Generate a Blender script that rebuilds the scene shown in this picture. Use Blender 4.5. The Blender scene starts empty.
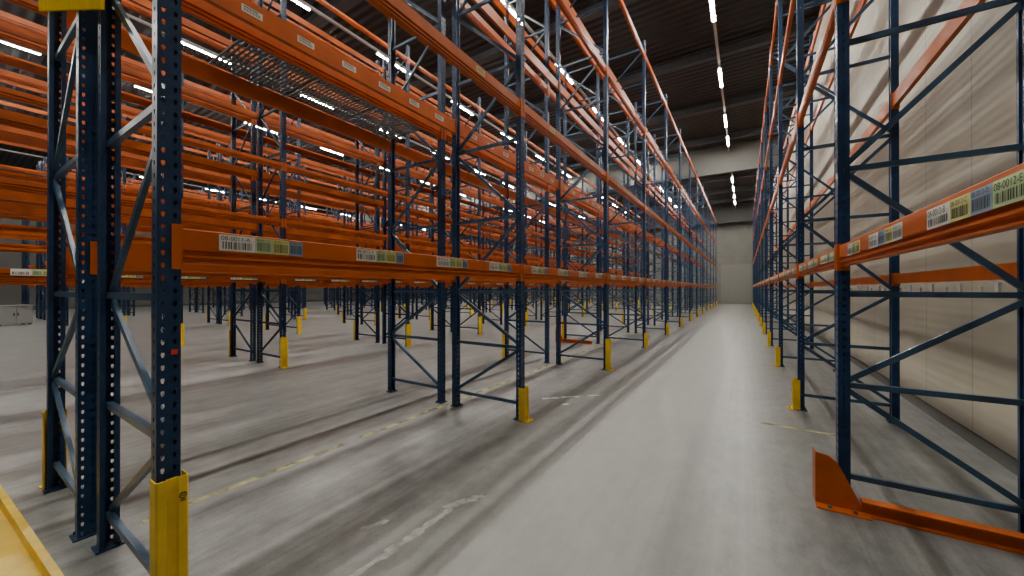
import bpy, math, random
from mathutils import Vector, Matrix
random.seed(4)
C = bpy.context.scene.collection

# ------------------------------------------------------------ materials
def mat(name, col, rough=0.5, metal=0.0, var=0.15, scale=6.0, bump=0.0, emis=None, es=0.0, stretch=None, spec=0.5):
    m = bpy.data.materials.new(name); m.use_nodes = True
    nt = m.node_tree; b = nt.nodes['Principled BSDF']
    b.inputs['Roughness'].default_value = rough
    b.inputs['Metallic'].default_value = metal
    b.inputs['Specular IOR Level'].default_value = spec
    tc = nt.nodes.new('ShaderNodeTexCoord'); mp = nt.nodes.new('ShaderNodeMapping')
    nt.links.new(tc.outputs['Object'], mp.inputs[0])
    if stretch: mp.inputs['Scale'].default_value = stretch
    n = nt.nodes.new('ShaderNodeTexNoise'); n.inputs['Scale'].default_value = scale; n.inputs['Detail'].default_value = 5
    nt.links.new(mp.outputs[0], n.inputs['Vector'])
    r = nt.nodes.new('ShaderNodeValToRGB')
    r.color_ramp.elements[0].position = 0.3; r.color_ramp.elements[1].position = 0.7
    r.color_ramp.elements[0].color = (*[c*(1-var) for c in col], 1)
    r.color_ramp.elements[1].color = (*[min(1, c*(1+var)) for c in col], 1)
    nt.links.new(n.outputs['Fac'], r.inputs[0]); nt.links.new(r.outputs[0], b.inputs['Base Color'])
    if bump:
        bp = nt.nodes.new('ShaderNodeBump'); bp.inputs['Strength'].default_value = bump; bp.inputs['Distance'].default_value = 0.01
        nt.links.new(n.outputs['Fac'], bp.inputs['Height']); nt.links.new(bp.outputs[0], b.inputs['Normal'])
    if emis:
        b.inputs['Emission Color'].default_value = (*emis, 1); b.inputs['Emission Strength'].default_value = es
    return m

M_ORANGE = mat('orange_paint', (0.46, 0.092, 0.006), 0.38, 0, 0.16, 5, spec=.3)
M_ORANGE2 = mat('orange_paint_shaded', (0.28, 0.053, 0.002), 0.42, 0, 0.45, 2, spec=.2)  # darker copy of the orange: dimness of far rows put into the colour
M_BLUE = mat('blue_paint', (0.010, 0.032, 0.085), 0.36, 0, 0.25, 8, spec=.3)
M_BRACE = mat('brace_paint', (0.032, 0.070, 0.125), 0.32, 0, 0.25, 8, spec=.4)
M_BLUE2 = mat('blue_paint_shaded', (0.006, 0.018, 0.046), 0.5, 0, 0.25, 8, spec=.2)  # darker copy of the blue, same painted dimness for the far rows
M_YEL = mat('yellow_paint', (0.72, 0.47, 0.006), 0.42, 0, 0.12, 12)
M_SIGN = mat('sign_yellow', (0.75, 0.48, 0.0), 1.0, 0, 0.08, 8, spec=0)
M_STEEL = mat('galvanised_steel', (0.11, 0.11, 0.108), 0.6, 0.2, 0.2, 20)
M_WHITE = mat('label_white', (0.62, 0.62, 0.58), 0.5, 0, 0.03)
M_LYEL = mat('label_yellow', (0.58, 0.57, 0.20), 0.5, 0, 0.03)
M_LGRN = mat('label_green', (0.42, 0.56, 0.28), 0.5, 0, 0.03)
M_LBLU = mat('label_blue', (0.22, 0.30, 0.43), 0.5, 0, 0.03)
M_BLACK = mat('ink_black', (0.01, 0.01, 0.01), 0.6, 0, 0.0)
M_LAMP = mat('lamp_diffuser', (0.9, 0.9, 0.9), 0.5, 0, 0, emis=(1.0, 0.97, 0.88), es=640)
M_HOUS = mat('lamp_housing', (0.35, 0.35, 0.35), 0.5, 0, 0.05)
M_DARK = mat('dark_steel', (0.042, 0.045, 0.052), 0.6, 0, 0.2)
M_WALLG = mat('grey_wall', (0.04, 0.039, 0.037), 0.7, 0, 0.08, 0.5)
M_WALLL = mat('side_wall', (0.06, 0.059, 0.055), 0.7, 0, 0.08, 0.5)
M_HEAD = mat('header_panel', (0.10, 0.098, 0.09), 0.7, 0, 0.08, 0.5)
M_DOOR = mat('door_panel', (0.19, 0.185, 0.165), 0.5, 0, 0.03)
M_RED = mat('sticker_red', (0.6, 0.03, 0.02), 0.5, 0, 0.03)
M_CAB = mat('cabinet_grey', (0.20, 0.20, 0.195), 0.5, 0, 0.05)

def floor_mat():
    m = bpy.data.materials.new('concrete_floor'); m.use_nodes = True
    nt = m.node_tree; b = nt.nodes['Principled BSDF']; L = nt.links.new
    tc = nt.nodes.new('ShaderNodeTexCoord')
    def noise(sc, scale=(1, 1, 1), det=6):
        mp = nt.nodes.new('ShaderNodeMapping'); mp.inputs['Scale'].default_value = scale
        L(tc.outputs['Object'], mp.inputs[0])
        n = nt.nodes.new('ShaderNodeTexNoise'); n.inputs['Scale'].default_value = sc; n.inputs['Detail'].default_value = det
        n.inputs['Roughness'].default_value = 0.65
        L(mp.outputs[0], n.inputs['Vector']); return n
    a = noise(1.3); s = noise(9.0, (1, 0.012, 1)); f = noise(9, (1, .5, 1), 8); g = noise(80, (1, 1, 1), 3)  # s: lengthwise tyre streaks, strengthened to suggest beam shadow lines
    def mix(x, y, fac):
        k = nt.nodes.new('ShaderNodeMix'); k.data_type = 'FLOAT'; k.inputs[0].default_value = fac
        L(x, k.inputs[2]); L(y, k.inputs[3]); return k.outputs[0]
    v = mix(mix(mix(a.outputs[0], s.outputs[0], 0.62), f.outputs[0], 0.32), g.outputs[0], 0.15)
    r = nt.nodes.new('ShaderNodeValToRGB'); e = r.color_ramp.elements
    e[0].position = 0.41; e[0].color = (0.066, 0.068, 0.067, 1); e[1].position = 0.59; e[1].color = (0.225, 0.228, 0.220, 1)
    L(v, r.inputs[0])
    sp = nt.nodes.new('ShaderNodeSeparateXYZ'); L(tc.outputs['Object'], sp.inputs[0])
    def mth(op, x, y=None):
        k = nt.nodes.new('ShaderNodeMath'); k.operation = op
        if isinstance(x, (int, float)): k.inputs[0].default_value = x
        else: L(x, k.inputs[0])
        if y is not None:
            if isinstance(y, (int, float)): k.inputs[1].default_value = y
            else: L(y, k.inputs[1])
        return k.outputs[0]
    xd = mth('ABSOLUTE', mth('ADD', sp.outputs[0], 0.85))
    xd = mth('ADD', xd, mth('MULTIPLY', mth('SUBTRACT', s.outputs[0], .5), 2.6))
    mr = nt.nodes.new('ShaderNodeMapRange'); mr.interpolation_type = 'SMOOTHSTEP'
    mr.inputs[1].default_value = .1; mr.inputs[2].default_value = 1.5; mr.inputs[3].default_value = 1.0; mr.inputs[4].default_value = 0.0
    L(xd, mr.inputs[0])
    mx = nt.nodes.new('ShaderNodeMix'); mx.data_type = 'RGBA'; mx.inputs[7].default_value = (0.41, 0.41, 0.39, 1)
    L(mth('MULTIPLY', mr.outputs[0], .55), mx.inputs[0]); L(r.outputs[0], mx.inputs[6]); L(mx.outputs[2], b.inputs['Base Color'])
    rr = nt.nodes.new('ShaderNodeMapRange'); rr.inputs[3].default_value = 0.18; rr.inputs[4].default_value = 0.50
    L(v, rr.inputs[0]); L(rr.outputs[0], b.inputs['Roughness'])
    bp = nt.nodes.new('ShaderNodeBump'); bp.inputs['Strength'].default_value = 0.12; bp.inputs['Distance'].default_value = 0.01
    L(g.outputs[0], bp.inputs['Height']); L(bp.outputs[0], b.inputs['Normal'])
    return m

def ribbed_mat(name, col, axis, period, rough=0.5, seam=None, seamcol=0.6, dist=0.01):
    m = bpy.data.materials.new(name); m.use_nodes = True
    nt = m.node_tree; b = nt.nodes['Principled BSDF']; L = nt.links.new
    b.inputs['Roughness'].default_value = rough
    tc = nt.nodes.new('ShaderNodeTexCoord'); sp = nt.nodes.new('ShaderNodeSeparateXYZ'); L(tc.outputs['Object'], sp.inputs[0])
    def math_(op, a, bb=None):
        k = nt.nodes.new('ShaderNodeMath'); k.operation = op
        if isinstance(a, (int, float)): k.inputs[0].default_value = a
        else: L(a, k.inputs[0])
        if bb is not None:
            if isinstance(bb, (int, float)): k.inputs[1].default_value = bb
            else: L(bb, k.inputs[1])
        return k.outputs[0]
    w = math_('SINE', math_('MULTIPLY', sp.outputs[axis], 2*math.pi/period))
    bp = nt.nodes.new('ShaderNodeBump'); bp.inputs['Strength'].default_value = 0.5; bp.inputs['Distance'].default_value = dist
    L(w, bp.inputs['Height']); L(bp.outputs[0], b.inputs['Normal'])
    n = nt.nodes.new('ShaderNodeTexNoise'); n.inputs['Scale'].default_value = 1.2; n.inputs['Detail'].default_value = 5; L(tc.outputs['Object'], n.inputs['Vector'])
    r = nt.nodes.new('ShaderNodeValToRGB'); e = r.color_ramp.elements
    e[0].position = .3; e[1].position = .7
    e[0].color = (*[c*.9 for c in col], 1); e[1].color = (*[c*1.06 for c in col], 1)
    L(n.outputs[0], r.inputs[0]); out = r.outputs[0]
    if seam:
        ax, per = seam
        fr = math_('FRACT', math_('DIVIDE', math_('ADD', sp.outputs[ax], 100.0), per))
        lt = math_('LESS_THAN', fr, 0.02/per)
        mx = nt.nodes.new('ShaderNodeMix'); mx.data_type = 'RGBA'; L(lt, mx.inputs[0]); L(out, mx.inputs[6])
        mx.inputs[7].default_value = (*[c*seamcol for c in col], 1); out = mx.outputs[2]
    L(out, b.inputs['Base Color'])
    return m

# ------------------------------------------------------------ mesh helper
class MB:
    def __init__(s): s.v = []; s.f = []; s.m = []
    def quad(s, pts, mi=0):
        k = len(s.v); s.v += [tuple(p) for p in pts]; s.f.append(tuple(range(k, k+len(pts)))); s.m.append(mi)
    def box(s, x0, x1, y0, y1, z0, z1, mi=0):
        k = len(s.v)
        s.v += [(x, y, z) for z in (z0, z1) for y in (y0, y1) for x in (x0, x1)]
        for f in ((0,2,3,1),(4,5,7,6),(0,1,5,4),(2,6,7,3),(0,4,6,2),(1,3,7,5)):
            s.f.append(tuple(k+i for i in f)); s.m.append(mi)
    def bar(s, p0, p1, w, t, mi=0):
        p0 = Vector(p0); p1 = Vector(p1); d = (p1-p0).normalized()
        up = Vector((0, 1, 0)) if abs(d.y) < .9 else Vector((0, 0, 1))
        a = d.cross(up).normalized()*w/2; b = up*t/2
        k = len(s.v)
        for p in (p0, p1):
            for q in (-a-b, a-b, a+b, -a+b): s.v.append(tuple(p+q))
        for f in ((0,3,2,1),(4,5,6,7),(0,1,5,4),(1,2,6,5),(2,3,7,6),(3,0,4,7)):
            s.f.append(tuple(k+i for i in f)); s.m.append(mi)
    def cyl(s, x, y, z0, z1, r, n=10, mi=0):
        k = len(s.v)
        for z in (z0, z1):
            for i in range(n): s.v.append((x+r*math.cos(2*math.pi*i/n), y+r*math.sin(2*math.pi*i/n), z))
        for i in range(n):
            j = (i+1) % n; s.f.append((k+i, k+j, k+n+j, k+n+i)); s.m.append(mi)
        s.f.append(tuple(k+i for i in range(n-1, -1, -1))); s.m.append(mi)
        s.f.append(tuple(k+n+i for i in range(n))); s.m.append(mi)
    def prism_y(s, prof, y0, y1, mi=0, cap=True):   # prof: (x,z)
        n = len(prof); k = len(s.v)
        for y in (y0, y1):
            for p in prof: s.v.append((p[0], y, p[1]))
        for i in range(n):
            j = (i+1) % n; s.f.append((k+i, k+j, k+n+j, k+n+i)); s.m.append(mi)
        if cap:
            s.f.append(tuple(k+i for i in range(n-1, -1, -1))); s.m.append(mi)
            s.f.append(tuple(k+n+i for i in range(n))); s.m.append(mi)
    def prism_z(s, prof, z0, z1, mi=0, cap=True):
        n = len(prof); k = len(s.v)
        for z in (z0, z1):
            for p in prof: s.v.append((p[0], p[1], z))
        for i in range(n):
            j = (i+1) % n; s.f.append((k+i, k+j, k+n+j, k+n+i)); s.m.append(mi)
        if cap:
            s.f.append(tuple(k+i for i in range(n-1, -1, -1))); s.m.append(mi)
            s.f.append(tuple(k+n+i for i in range(n))); s.m.append(mi)
    def mesh(s, name, mats):
        me = bpy.data.meshes.new(name); me.from_pydata(s.v, [], s.f)
        for m in mats: me.materials.append(m)
        me.polygons.foreach_set('material_index', s.m); me.update(); return me

def add(name, data, loc=(0, 0, 0), rz=0, parent=None, label=None, cat=None, group=None, kind=None):
    o = bpy.data.objects.new(name, data); C.objects.link(o)
    if parent: o.parent = parent
    o.location = loc; o.rotation_euler = (0, 0, rz)
    if label: o['label'] = label
    if cat: o['category'] = cat
    if group: o['group'] = group
    if kind: o['kind'] = kind
    return o

# ------------------------------------------------------------ dimensions
CEIL = 10.4; YB, YF = -10.0, 46.0; XR, XL = 2.0, -46.0
POSTH = 8.45

# ------------------------------------------------------------ shell
def slab(name, x0, x1, y0, y1, z0, z1, m, label=None):
    b = MB(); b.box(x0, x1, y0, y1, z0, z1)
    return add(name, b.mesh(name, [m]), label=label, kind='structure', cat='building part')
slab('floor', XL-.2, XR+.2, YB-.2, YF+.2, -.2, 0, floor_mat(), 'worn grey concrete warehouse floor with tyre and painted-shade streaks')
slab('ceiling', XL-.2, XR+.2, YB-.2, YF+.2, CEIL, CEIL+.2, ribbed_mat('roof_deck', (0.018, 0.020, 0.023), 1, 0.3, .7, dist=.05), 'dark corrugated steel roof deck')
slab('wall_right', XR, XR+.2, YB, YF, 0, CEIL, ribbed_mat('panel_wall', (0.33, 0.302, 0.24), 2, 0.1, .55, (1, 1.15), .62, .0015), 'beige insulated panel wall with vertical seams')
slab('wall_left', XL-.2, XL, YB, YF, 0, CEIL, M_WALLL, 'grey warehouse side wall')
slab('wall_front', XL, XR, YF, YF+.2, 0, CEIL, ribbed_mat('end_wall', (0.16, 0.155, 0.138), 0, 0.3, .6, (2, 3.0), .5), 'pale panelled end wall of the warehouse')
slab('wall_back', XL, XR, YB-.2, YB, 0, CEIL, M_WALLG, 'grey wall at the end of the hall')
slab('wall_header', XL, XR, 26, 26.25, 8.7, CEIL, M_HEAD, 'pale grey bulkhead hanging below the roof deck')
slab('trim_11', XL, XR, 44.6, 44.8, 8.5, CEIL, M_WALLG, 'dark bulkhead in front of the end wall')
slab('baseboard_right', XR-.03, XR, YB, YF, 0, .12, M_HEAD, 'low grey kerb at the foot of the panel wall')
# sectional door in end wall
b = MB(); b.box(-2.2, .6, YF-.06, YF, 0, 4.2)
for i in range(7): b.box(-2.2, .6, YF-.075, YF-.06, .03+i*.6, .57+i*.6)
add('door_1', b.mesh('door', [M_DOOR]), kind='structure', label='pale sectional loading door', cat='door')

# floor markings
def strip(name, x0, x1, y0, y1, m, label):
    bb = MB(); bb.box(x0, x1, y0, y1, 0, .002)
    add(name, bb.mesh(name, [m]), kind='structure', label=label, cat='floor marking')
def worn(name, col, lo=.42, hi=.55, sc=7, amax=1.0):
    m = mat(name, col, .6, 0, .15, 6); nt = m.node_tree; b = nt.nodes['Principled BSDF']
    tc = nt.nodes.new('ShaderNodeTexCoord')
    n = nt.nodes.new('ShaderNodeTexNoise'); n.inputs['Scale'].default_value = sc; n.inputs['Detail'].default_value = 8
    nt.links.new(tc.outputs['Object'], n.inputs['Vector'])
    r = nt.nodes.new('ShaderNodeValToRGB'); r.color_ramp.elements[0].position = lo; r.color_ramp.elements[1].position = hi
    r.color_ramp.elements[1].color = (amax, amax, amax, 1)
    nt.links.new(n.outputs[0], r.inputs[0]); nt.links.new(r.outputs[0], b.inputs['Alpha']); return m
M_WY = worn('worn_yellow', (0.50, 0.45, 0.20), .30, .58, 6, .75); M_WW = worn('worn_white', (0.7, 0.7, 0.64), .36, .5)
bb = MB()
for i in range(22): bb.box(-3.53, -3.47, .8+i*1.7, .8+i*1.7+1.5, 0, .002)
add('trim_2', bb.mesh('dash', [M_WY]), kind='structure', label='faded dashed yellow floor line', cat='floor marking')
strip('trim_3', .15, .95, 5.3, 5.36, M_WY, 'short worn yellow floor line')
def blotch(name, pts, m, label):
    b2 = MB(); b2.v = [(x, y, .002) for x, y in pts]; b2.f = [tuple(range(len(pts)))]; b2.m = [0]
    add(name, b2.mesh(name, [m]), kind='structure', label=label, cat='floor marking')
def ragged(x0, y0, x1, y1, w, n=14):
    L_, R_ = [], []
    for i in range(n+1):
        t = i/n; x = x0+(x1-x0)*t; y = y0+(y1-y0)*t; dx, dy = (x1-x0), (y1-y0); l = math.hypot(dx, dy)
        ww = w*(.4+.8*random.random())*(math.sin(math.pi*min(1, max(.06, t)))**.4)
        L_.append((x-dy/l*ww, y+dx/l*ww)); R_.append((x+dy/l*ww, y-dx/l*ww))
    R_.reverse(); return R_+L_
M_SC = worn('scrape_white', (0.58, 0.58, 0.55), .26, .60, 9, .72)
blotch('trim_4', ragged(-1.86, 1.0, -1.80, 2.25, .035, 40), M_SC, 'pale ragged scrape mark on concrete')
blotch('trim_5', ragged(-2.17, 1.55, -2.08, 1.72, .03, 6), M_SC, 'small pale scrape on concrete')
blotch('trim_10', ragged(-1.88, 2.02, -1.68, 2.36, .04, 9), M_SC, 'small pale scrape on concrete')
for i, (x, y, w, l) in enumerate([(-2.5, 4.8, .04, .35), (-2.3, 5.0, .05, .4), (-2.15, 4.7, .03, .3), (-2.0, 5.3, .03, .3)]):
    blotch('trim_%d' % (6+i), ragged(x, y, x+l*.6, y+l*.5, w, 8), M_WW, 'worn white paint remnant on concrete')

# ceiling joists, trunking
b = MB()
b.box(XL, XR, -.11, .11, -.35, -.325); b.box(XL, XR, -.11, .11, -.025, 0); b.box(XL, XR, -.008, .008, -.325, -.025)
ME_J = b.mesh('ceiling_joist', [M_DARK])
y = 2.2
while y < YF-2:
    if abs(y-26.1) > .5:
        add('ceiling_joist', ME_J, (0, y, CEIL), label='dark steel I-beam joist under the roof deck', cat='ceiling beam', group='roof joists')
    y += 4.4
b = MB(); b.box(-.04, .04, YB+.1, 25.95, 0, .06); b.box(-.035, .035, YB+.1, 25.95, .06, .075)
b.box(-.04, .04, 26.3, YF-1.5, 0, .06)
ME_T = b.mesh('trunking_rail', [M_HOUS])
b = MB(); b.cyl(0, 0, .075, CEIL-9.925, .006, 6); ME_LR = b.mesh('suspension_rod', [M_STEEL])

# ------------------------------------------------------------ lamps
b = MB(); b.prism_y([(-.07, 0), (.07, 0), (.055, .06), (-.055, .06)], -.78, .78); ME_LH = b.mesh('lamp_housing', [M_HOUS])
b = MB(); b.prism_y([(-.022, -.018), (.022, -.018), (.028, 0), (-.028, 0)], -.75, .75); ME_LD = b.mesh('lamp_diffuser', [M_LAMP])
for ri, rx in enumerate([-.8, -5.85, -10.9, -15.95, -21.0, -26.4, -32.0, -37.7]):
    t = add('lighting_trunking', None, (rx, 0, 9.925), label='long grey lighting trunking rail under the roof', cat='lighting rail', group='lighting rails')
    add('trunking_rail', ME_T, parent=t)
    for q in range(13): add('suspension_rod', ME_LR, (0, -8+q*4.1, 0), 0, t)
    yy = -1.0 if ri == 0 else -2.5
    while yy < YF-3:
        if abs(yy-26.1) > .95:
            o = add('led_batten_lamp', None, (rx, yy, 9.86), label='glowing white linear LED batten lamp hung below the roof', cat='ceiling lamp', group='ceiling batten lamps')
            add('lamp_housing', ME_LH, parent=o); add('lamp_diffuser', ME_LD, parent=o, label='glowing white diffuser')
        yy += 3.9 if ri > 0 else (4.4 if yy < 20 else 2.9)

# ------------------------------------------------------------ rack part meshes
def holed(b, o, u, wcell, pitch, n, hw, hh):
    o = Vector(o); u = Vector(u); up = Vector((0, 0, 1))
    for i in range(n):
        c = o+up*(pitch*(i+.5))
        out = [(-1,-1),(0,-1),(1,-1),(1,0),(1,1),(0,1),(-1,1),(-1,0)]
        inn = [(-.5,-1),(0,-1.0),(.5,-1),(1,0.1),(.9,.9),(0,1),(-.9,.9),(-1,.1)]
        k = len(b.v)
        for a, z in out: b.v.append(tuple(c+u*a*wcell/2+up*z*pitch/2))
        for a, z in inn: b.v.append(tuple(c+u*a*hw/2+up*z*hh/2))
        for j in range(8):
            q = (j+1) % 8; b.f.append((k+j, k+q, k+8+q, k+8+j)); b.m.append(0)
PW = .088; PD = .07; pitch = .06; n = int(POSTH/pitch)
b = MB()
for c in (-PW/4, PW/4): holed(b, (0, c, 0), (0, 1, 0), PW/2, pitch, n, .014, .024)
for sy in (-1, 1):
    holed(b, (-PD/2, sy*PW/2, 0), (1, 0, 0), PD, pitch, n, .015, .024)
    b.quad([(-PD, sy*PW/2, 0), (-PD, sy*PW/2, n*pitch), (-PD, sy*(PW/2-.025), n*pitch), (-PD, sy*(PW/2-.025), 0)])
    b.quad([(-PD, sy*(PW/2-.025), 0), (-PD, sy*(PW/2-.025), n*pitch), (-PD+.015, sy*(PW/2-.025), n*pitch), (-PD+.015, sy*(PW/2-.025), 0)])
b.box(-PD-.03, .02, -PW/2-.02, PW/2+.02, 0, .008)
for sy in (-1, 1): b.cyl(-PD-.015, sy*.04, .008, .025, .01, 6)
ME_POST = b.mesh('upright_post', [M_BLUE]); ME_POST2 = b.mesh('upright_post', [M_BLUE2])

def bracing(D, m):
    b = MB(); x0, x1 = -.05, -D+.05
    zs = [.2, .88, 1.56, 2.5, 3.45, 4.4, 5.35, 6.3, 7.25, 8.2]
    for z in zs:
        b.bar((x0, 0, z), (x1, 0, z), .038, .030)
    for i in range(len(zs)-1):
        a, c = (x0, x1) if i % 2 else (x1, x0)
        b.bar((a, .012, zs[i]+.03), (c, .012, zs[i+1]-.03), .038, .024)
    for z in zs:
        for x in (x0, x1): b.bar((x, -.025, z), (x, .03, z), .016, .016)
    return b.mesh('frame_bracing', [m])

BCACHE = {}
def beam_into(b, Lh, ox=0, oy=0, oz=0, flip=1, H=.17):
    h = H/2
    prof = [(-.004, h), (0, h-.004), (0, -h+.066), (-.016, -h+.060), (-.016, -h+.046), (0, -h+.040), (0, -h+.030), (-.016, -h+.024), (-.016, -h+.012), (-.002, -h+.006), (-.002, -h), (-.045, -h), (-.045, h)]
    prof = [(ox+flip*p[0], oz+p[1]) for p in prof]
    b.prism_y(prof, oy-Lh, oy+Lh)
    z0, z1 = oz-h-.03, oz+h+.015
    for s in (-1, 1):
        ya, yb = sorted((oy+s*(Lh-.002), oy+s*(Lh+.004)))
        xa, xb = sorted((ox+flip*.014, ox-flip*.06)); b.box(xa, xb, ya, yb, z0, z1)
        ya, yb = sorted((oy+s*Lh, oy+s*(Lh+.04))); xa, xb = sorted((ox+flip*.010, ox+flip*.014)); b.box(xa, xb, ya, yb, z0, z1)
def beam_mesh(L, H, m):
    k = (round(L, 3), H, m.name)
    if k not in BCACHE:
        b = MB(); beam_into(b, L/2, H=H); BCACHE[k] = b.mesh('rack_beam', [m])
    return BCACHE[k]

TC = {}
def text_geo(s, size):
    if (s, size) in TC: return TC[(s, size)]
    cu = bpy.data.curves.new('t', 'FONT'); cu.body = s; cu.size = size; cu.align_x = 'LEFT'
    o = bpy.data.objects.new('t', cu); C.objects.link(o)
    dg = bpy.context.evaluated_depsgraph_get(); dg.update()
    me = o.evaluated_get(dg).to_mesh()
    r = ([tuple(v.co) for v in me.vertices], [tuple(p.vertices) for p in me.polygons])
    o.evaluated_get(dg).to_mesh_clear(); bpy.data.objects.remove(o); bpy.data.curves.remove(cu)
    TC[(s, size)] = r; return r
def label_mesh(num, tiles, text=True, hh=.042):
    b = MB(); tot = sum(t[0] for t in tiles); s = -tot/2; H0, H1 = -hh, hh; rnd = random.Random(num)
    for w, mi, letter in tiles:
        b.box(0, .0015, s+.001, s+w-.001, H0, H1, mi)
        if text:
            v, f = text_geo('%s-%s' % (num, letter), w*.185)
            k = len(b.v); b.v += [(.0022, s+w*.05+p[0], H1-.005-w*.14+p[1]) for p in v]
            for q in f: b.f.append(tuple(k+i for i in q)); b.m.append(4)
        y = s+w*.08
        ztop = H1-.010-w*.15
        while y < s+w*.9:
            bw = w*rnd.choice([.012, .02, .035])
            b.quad([(.0022, y, H0+.010), (.0022, y+bw, H0+.010), (.0022, y+bw, ztop), (.0022, y, ztop)], 4)
            y += bw+w*rnd.choice([.015, .025, .04])
        s += w
    return b.mesh('location_label', [M_WHITE, M_LYEL, M_LGRN, M_LBLU, M_BLACK])
T_L = [(.17, 0, 'A'), (.09, 2, 'B'), (.09, 1, 'C'), (.08, 3, 'D')]
T_R = [(.19, 0, 'B'), (.14, 1, 'C'), (.12, 3, 'D'), (.17, 2, 'E')]
ME_LAB = label_mesh('08-0040', T_L, False); ME_LABR = label_mesh('08-0041', T_R, False, .036)
def tag(m, w=.06):
    b = MB(); b.box(0, .0015, -w, w, -.028, .028, 0); y = -w*.8
    while y < w*.8: b.box(.0015, .0022, y, y+.005, -.018, .006, 1); y += .011
    b.box(.0015, .0022, -w*.8, w*.6, .012, .02, 1)
    return b.mesh('location_label', [m, M_BLACK])
ME_TAG = tag(M_WHITE, .075); ME_TAGY = tag(M_LYEL, .07)

def rack(front, back, ys, levels, full_bays, textrow=None, label='', tags=False, H=.17, back0=None, shaded=False):
    mo = M_ORANGE2 if shaded else M_ORANGE; mp_ = ME_POST2 if shaded else ME_POST
    sgn = 1 if front > back else -1     # aisle-facing side is +X when sgn=1
    D = abs(front-back); r_f = 0 if sgn > 0 else math.pi; r_b = math.pi-r_f
    root = add('pallet_rack', None, (front, ys[0], 0), label=label, cat='pallet rack', group='rows of pallet racking')
    br = bracing(D, M_BLUE2 if shaded else M_BRACE)
    for y in ys:
        add('upright_post', mp_, (0, y-ys[0], 0), r_f, root)
        add('upright_post', mp_, (back-front, y-ys[0], 0), r_b, root)
        add('frame_bracing', br, (0, y-ys[0], 0), r_f, root)
    stuff = MB()
    pos = 11
    for i in range(len(ys)-1):
        L = ys[i+1]-ys[i]-PW-.008; yc = (ys[i]+ys[i+1])/2-ys[0]
        for li, z in enumerate(levels):
            if i < full_bays:
                bm = add('rack_beam', beam_mesh(L, H, mo), (-sgn*.008, yc, z), r_f, root)
                zb, Hb = (back0 if (back0 and li == 0) else (z, H))
                bk = add('rack_beam', beam_mesh(L, Hb, mo), (back-front+sgn*.008, yc, zb), r_b, root)
                if li == 0 and sgn > 0 or (li == 0 and textrow and i > 0):
                    npos = 4 if L > 2.8 else 3
                    for q in range(npos):
                        ly = (q-(npos-1)/2)*.8
                        if textrow and i == 0: ly -= .03
                        if textrow and i < 2 and sgn > 0:
                            me = label_mesh('08-%04d' % pos, T_L); pos += 1
                        else: me = ME_LAB if sgn > 0 else ME_LABR
                        add('location_label', me, (0, ly, .033 if H > .16 else .018), 0, bm, label='white, green, yellow and blue barcode label')
                elif li == 0 and textrow:
                    for ya, num in ((1.76, '08-0012'), (2.60, '08-0011'), (3.22, '08-0010'), (.95, '08-0013')):
                        if num == '08-0010': me = label_mesh(num, [(.12, 0, 'B'), (.1, 2, 'C'), (.1, 1, 'D')], True, .038)
                        else: me = label_mesh(num, T_R if num != '08-0011' else [(.17, 0, 'B'), (.12, 3, 'C'), (.11, 1, 'D'), (.13, 0, 'E')], True, .038)
                        add('location_label', me, (0, -(ya-(ys[0]+yc)), .020), 0, bm, label='white, green, yellow and blue barcode label')
                elif li == 1 and tags:
                    for q in range(2): add('location_label', ME_TAGY, (0, (q-.5)*1.6, .03), 0, bm, label='small yellow barcode label')
                    if i < 4:
                        for q in range(7): add('location_label', ME_TAG, (-.0475, (q-3)*.43, .0), math.pi, bk, label='small white barcode label')
            else:
                beam_into(stuff, L/2, -sgn*.008, yc, z, sgn, H); beam_into(stuff, L/2, back-front+sgn*.008, yc, z, -sgn, H)
    if stuff.v: add('rack_beam', stuff.mesh('rack_beam_many', [mo]), parent=root, kind='stuff', label='many orange beams further along the rack')
    return root

LV = [1.81, 3.82, 5.92, 8.0]
LVR = [1.845, 3.85, 5.94, 8.0]
LVD = [1.80, 2.95, 4.10, 5.35, 6.65, 8.0]
LVF = [1.80, 2.95, 4.1, 5.3, 6.6, 8.0]
YS = [.615]+[.6+3.3*i for i in range(1, 13)]
YS2 = [.565]+YS[1:]
YSB = [.1]+YS[1:]
YR = [.4, 3.70, 6.2]+[6.2+3.25*i for i in range(1, 11)]
rack(-2.3, -3.4, YS, LV, 99, True, 'tall empty blue and orange pallet rack beside the main aisle', True)
rack(-4.72, -3.60, YS2, LV, 99, False, 'tall empty blue and orange pallet rack, back to back with another')
rack(.59, 1.55, YR, LVR, 99, True, 'tall empty blue and orange pallet rack along the beige wall', back0=(1.72, .11), H=.155)
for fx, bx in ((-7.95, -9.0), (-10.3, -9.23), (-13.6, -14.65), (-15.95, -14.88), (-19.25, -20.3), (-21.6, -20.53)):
    rack(fx, bx, YSB, LVD, 8, False, 'tall blue and orange pallet rack with closely spaced levels', H=.13, shaded=True)
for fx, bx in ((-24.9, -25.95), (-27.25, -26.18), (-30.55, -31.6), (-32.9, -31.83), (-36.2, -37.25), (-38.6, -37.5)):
    rack(fx, bx, [3.3+3.3*i for i in range(12)], LVF, 4, False, 'tall blue and orange pallet rack with closely spaced levels', H=.13, shaded=True)

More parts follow.
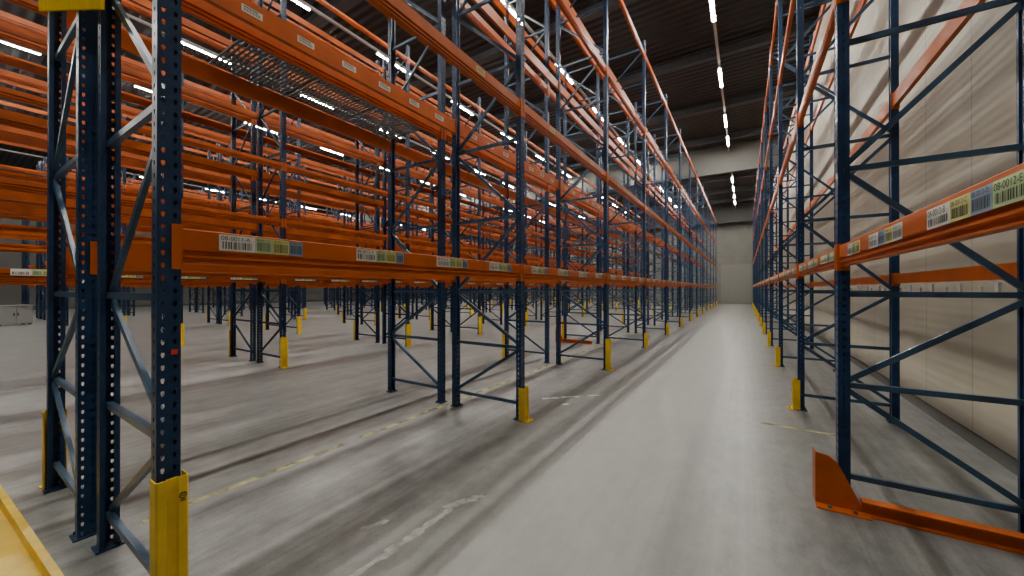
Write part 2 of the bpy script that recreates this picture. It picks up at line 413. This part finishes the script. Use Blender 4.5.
# ------------------------------------------------------------ wire decks
b = MB(); w = .75
for i in range(17): yy = -w/2+.02+i*(w-.04)/16; b.box(-.5, .5, yy-.011, yy+.011, 0, .005)
for i in range(6): xx = -.47+i*.188; b.box(xx-.010, xx+.010, -w/2, w/2, -.008, 0)
b.box(-.5, .5, -w/2, -w/2+.01, -.012, 0); b.box(-.5, .5, w/2-.01, w/2, -.012, 0)
ME_D = b.mesh('steel_deck_panel', [M_STEEL])
for i in range(3):
    add('steel_deck_panel', ME_D, (-4.16, 1.92+i*.77, LV[1]+.085+.013), label='dark steel grating deck lying across orange beams', cat='shelf panel', group='grating decks on the rack')

# ------------------------------------------------------------ post protectors
def prot(h, w=1.0):
    b = MB()
    out = [(-.045, -.060), (.026, -.060), (.034, -.052), (.034, -.022), (.024, -.016), (.024, .016), (.034, .022), (.034, .052), (.026, .060), (-.045, .060)]
    inn = [(-.045, -.054), (.022, -.054), (.028, -.049), (.028, -.024), (.018, -.019), (.018, .019), (.028, .024), (.028, .049), (.022, .054), (-.045, .054)]
    b.prism_z(out+inn[::-1], .005, h)
    me = b.mesh('protector_shell', [M_YEL])
    b = MB(); b.box(.028, .09, -.07, .07, 0, .008)
    for s in (-1, 1): b.cyl(.066, s*.045, .008, .028, .011, 6)
    return me, b.mesh('base_plate', [M_YEL])
PR = {.4: prot(.4), .62: prot(.62), .72: prot(.72)}
def protector(x, y, facing, h=.4):
    me, bp = PR[h]
    o = add('post_protector', None, (x, y, 0), 0 if facing > 0 else math.pi, label='yellow steel post protector bolted around a blue upright', cat='post protector', group='yellow post protectors')
    add('protector_shell', me, (.022, 0, 0), 0, o); add('base_plate', bp, (.022, 0, 0), 0, o)
    return o
p0 = None
for i, y in enumerate(YS):
    o = protector(-2.3, y, 1, .72 if i == 0 else (.4 if i == 1 else .62 if i == 2 else .4))
    if i == 0: p0 = o
    if i != 1: protector(-4.72, YS2[i], -1, .62)
    for x, f in ((-7.95, 1), (-10.3, -1), (-13.6, 1), (-15.95, -1), (-19.25, 1), (-21.6, -1)):
        if i > 0: protector(x, y, f, .62)
for y in YR[2:]: protector(.59, y, -1, .4)
# emblem
b = MB()
for r in range(16):
    a0, a1 = 2*math.pi*r/16, 2*math.pi*(r+1)/16
    b.quad([(0, .015*math.cos(a0), .015*math.sin(a0)), (0, .015*math.cos(a1), .015*math.sin(a1)), (0, .011*math.cos(a1), .011*math.sin(a1)), (0, .011*math.cos(a0), .011*math.sin(a0))])
for z in (-.028, -.021, .005, -.004): b.box(-.0005, .0005, -.009, .009, z, z+.004)
add('emblem', b.mesh('emblem', [M_BLACK]), (.0568, .037, .63), 0, p0, label='small black printed emblem')

# ------------------------------------------------------------ orange frame end protector
def endprot(x, y, L):
    o = add('rack_end_protector', None, (x, y, 0), 0, label='orange steel floor rail with gusset guarding the rack end', cat='rack protector', group='orange rack end guards')
    b = MB(); b.box(.2, L, -.02, .02, .0, .10); b.box(.2, L, -.06, -.02, .0, .012); b.box(.2, L, -.06, -.02, .09, .10)
    add('guard_rail', b.mesh('guard_rail', [M_ORANGE]), (0, 0, 0), 0, o)
    b = MB(); b.prism_y([(-.05, .0), (.22, .0), (.18, .10), (.07, .33), (.02, .37), (-.05, .38)], -.02, -.008)
    b.box(-.056, -.05, -.02, .12, 0, .38); b.box(-.06, .24, -.10, -.02, 0, .01)
    add('gusset_plate', b.mesh('gusset_plate', [M_ORANGE]), parent=o)
    for xx in (.02, .16):
        b = MB(); b.cyl(xx, -.07, .01, .03, .012, 6); add('anchor_bolt', b.mesh('anchor_bolt', [M_STEEL]), parent=o)
    return o
endprot(.50, 3.58, 1.35)
endprot(-4.85, 10.3, 1.1)

# yellow kerb rail across the row end
b = MB(); Lk = 3.6
b.box(-Lk, 0, -.30, 0, 0, .03); b.box(-Lk, 0, -.035, 0, .03, .10); b.box(-Lk, 0, -.30, -.265, .03, .10)
o = add('floor_barrier', None, (-2.87, .40, 0), math.radians(2.5), label='low yellow steel floor barrier rail across the rack end', cat='barrier')
add('rail_channel', b.mesh('rail_channel', [M_YEL]), parent=o)

# grey cabinet standing in the hall beyond the racks
o = add('equipment_cabinet', None, (-27.4, 2.05, 0), .3, label='low grey steel equipment cabinet standing on the concrete floor', cat='cabinet')
b = MB(); b.box(-.3, .3, -.5, .5, .08, .85); b.box(-.33, .33, -.53, .53, .85, .88)
add('body', b.mesh('body', [M_CAB]), parent=o)
for s in (-1, 1):
    b = MB(); b.box(.3, .32, s*.25-.23, s*.25+.23, .12, .82); d_ = add('door', b.mesh('door', [M_CAB]), parent=o)
    b = MB(); b.box(.32, .35, s*.06-.012, s*.06+.012, .42, .55); add('handle', b.mesh('handle', [M_BLACK]), parent=d_)
for sx in (-.25, .25):
    for sy in (-.44, .44):
        b = MB(); b.box(sx-.04, sx+.04, sy-.04, sy+.04, 0, .08); add('foot', b.mesh('foot', [M_DARK]), parent=o)

# yellow sign at row end
b = MB(); b.prism_y([(-4.85, 3.86), (-2.85, 3.07), (-2.85, 3.6), (-4.85, 4.35)], .490, .502)
add('row_sign', b.mesh('row_sign', [M_SIGN]), label='tilted plain yellow sign board fixed to the rack end', cat='sign')
b = MB(); b.box(0, .001, -.012, .012, -.012, .012)
add('round_sticker', b.mesh('sticker', [M_RED]), (-2.299, .635, 1.30), label='small red sticker on a blue upright', cat='sticker')
# wall brackets
b = MB(); b.box(-.02, 0, -.03, .03, -.06, .06); b.box(-.12, -.02, -.012, .012, -.05, -.03); b.box(-.12, -.10, -.012, .012, -.03, .02)
MEB = b.mesh('wall_bracket', [M_HOUS])
for i in range(9):
    add('wall_bracket', MEB, (XR, 4.6+i*.72, 1.60), label='small grey bracket on the beige wall', cat='bracket', group='wall brackets')

# ------------------------------------------------------------ world + camera
w = bpy.data.worlds.new('World'); bpy.context.scene.world = w; w.use_nodes = True
w.node_tree.nodes['Background'].inputs[0].default_value = (1, .95, .88, 1); w.node_tree.nodes['Background'].inputs[1].default_value = .01
cam = bpy.data.cameras.new('Camera'); cam.sensor_width = 36; cam.lens = 370/1024*36; cam.clip_start = .02; cam.clip_end = 200
co = bpy.data.objects.new('Camera', cam); C.objects.link(co)
co.location = (0, 0, 1.6); co.rotation_euler = (math.radians(90.15), 0, math.atan(233/370))
bpy.context.scene.camera = co
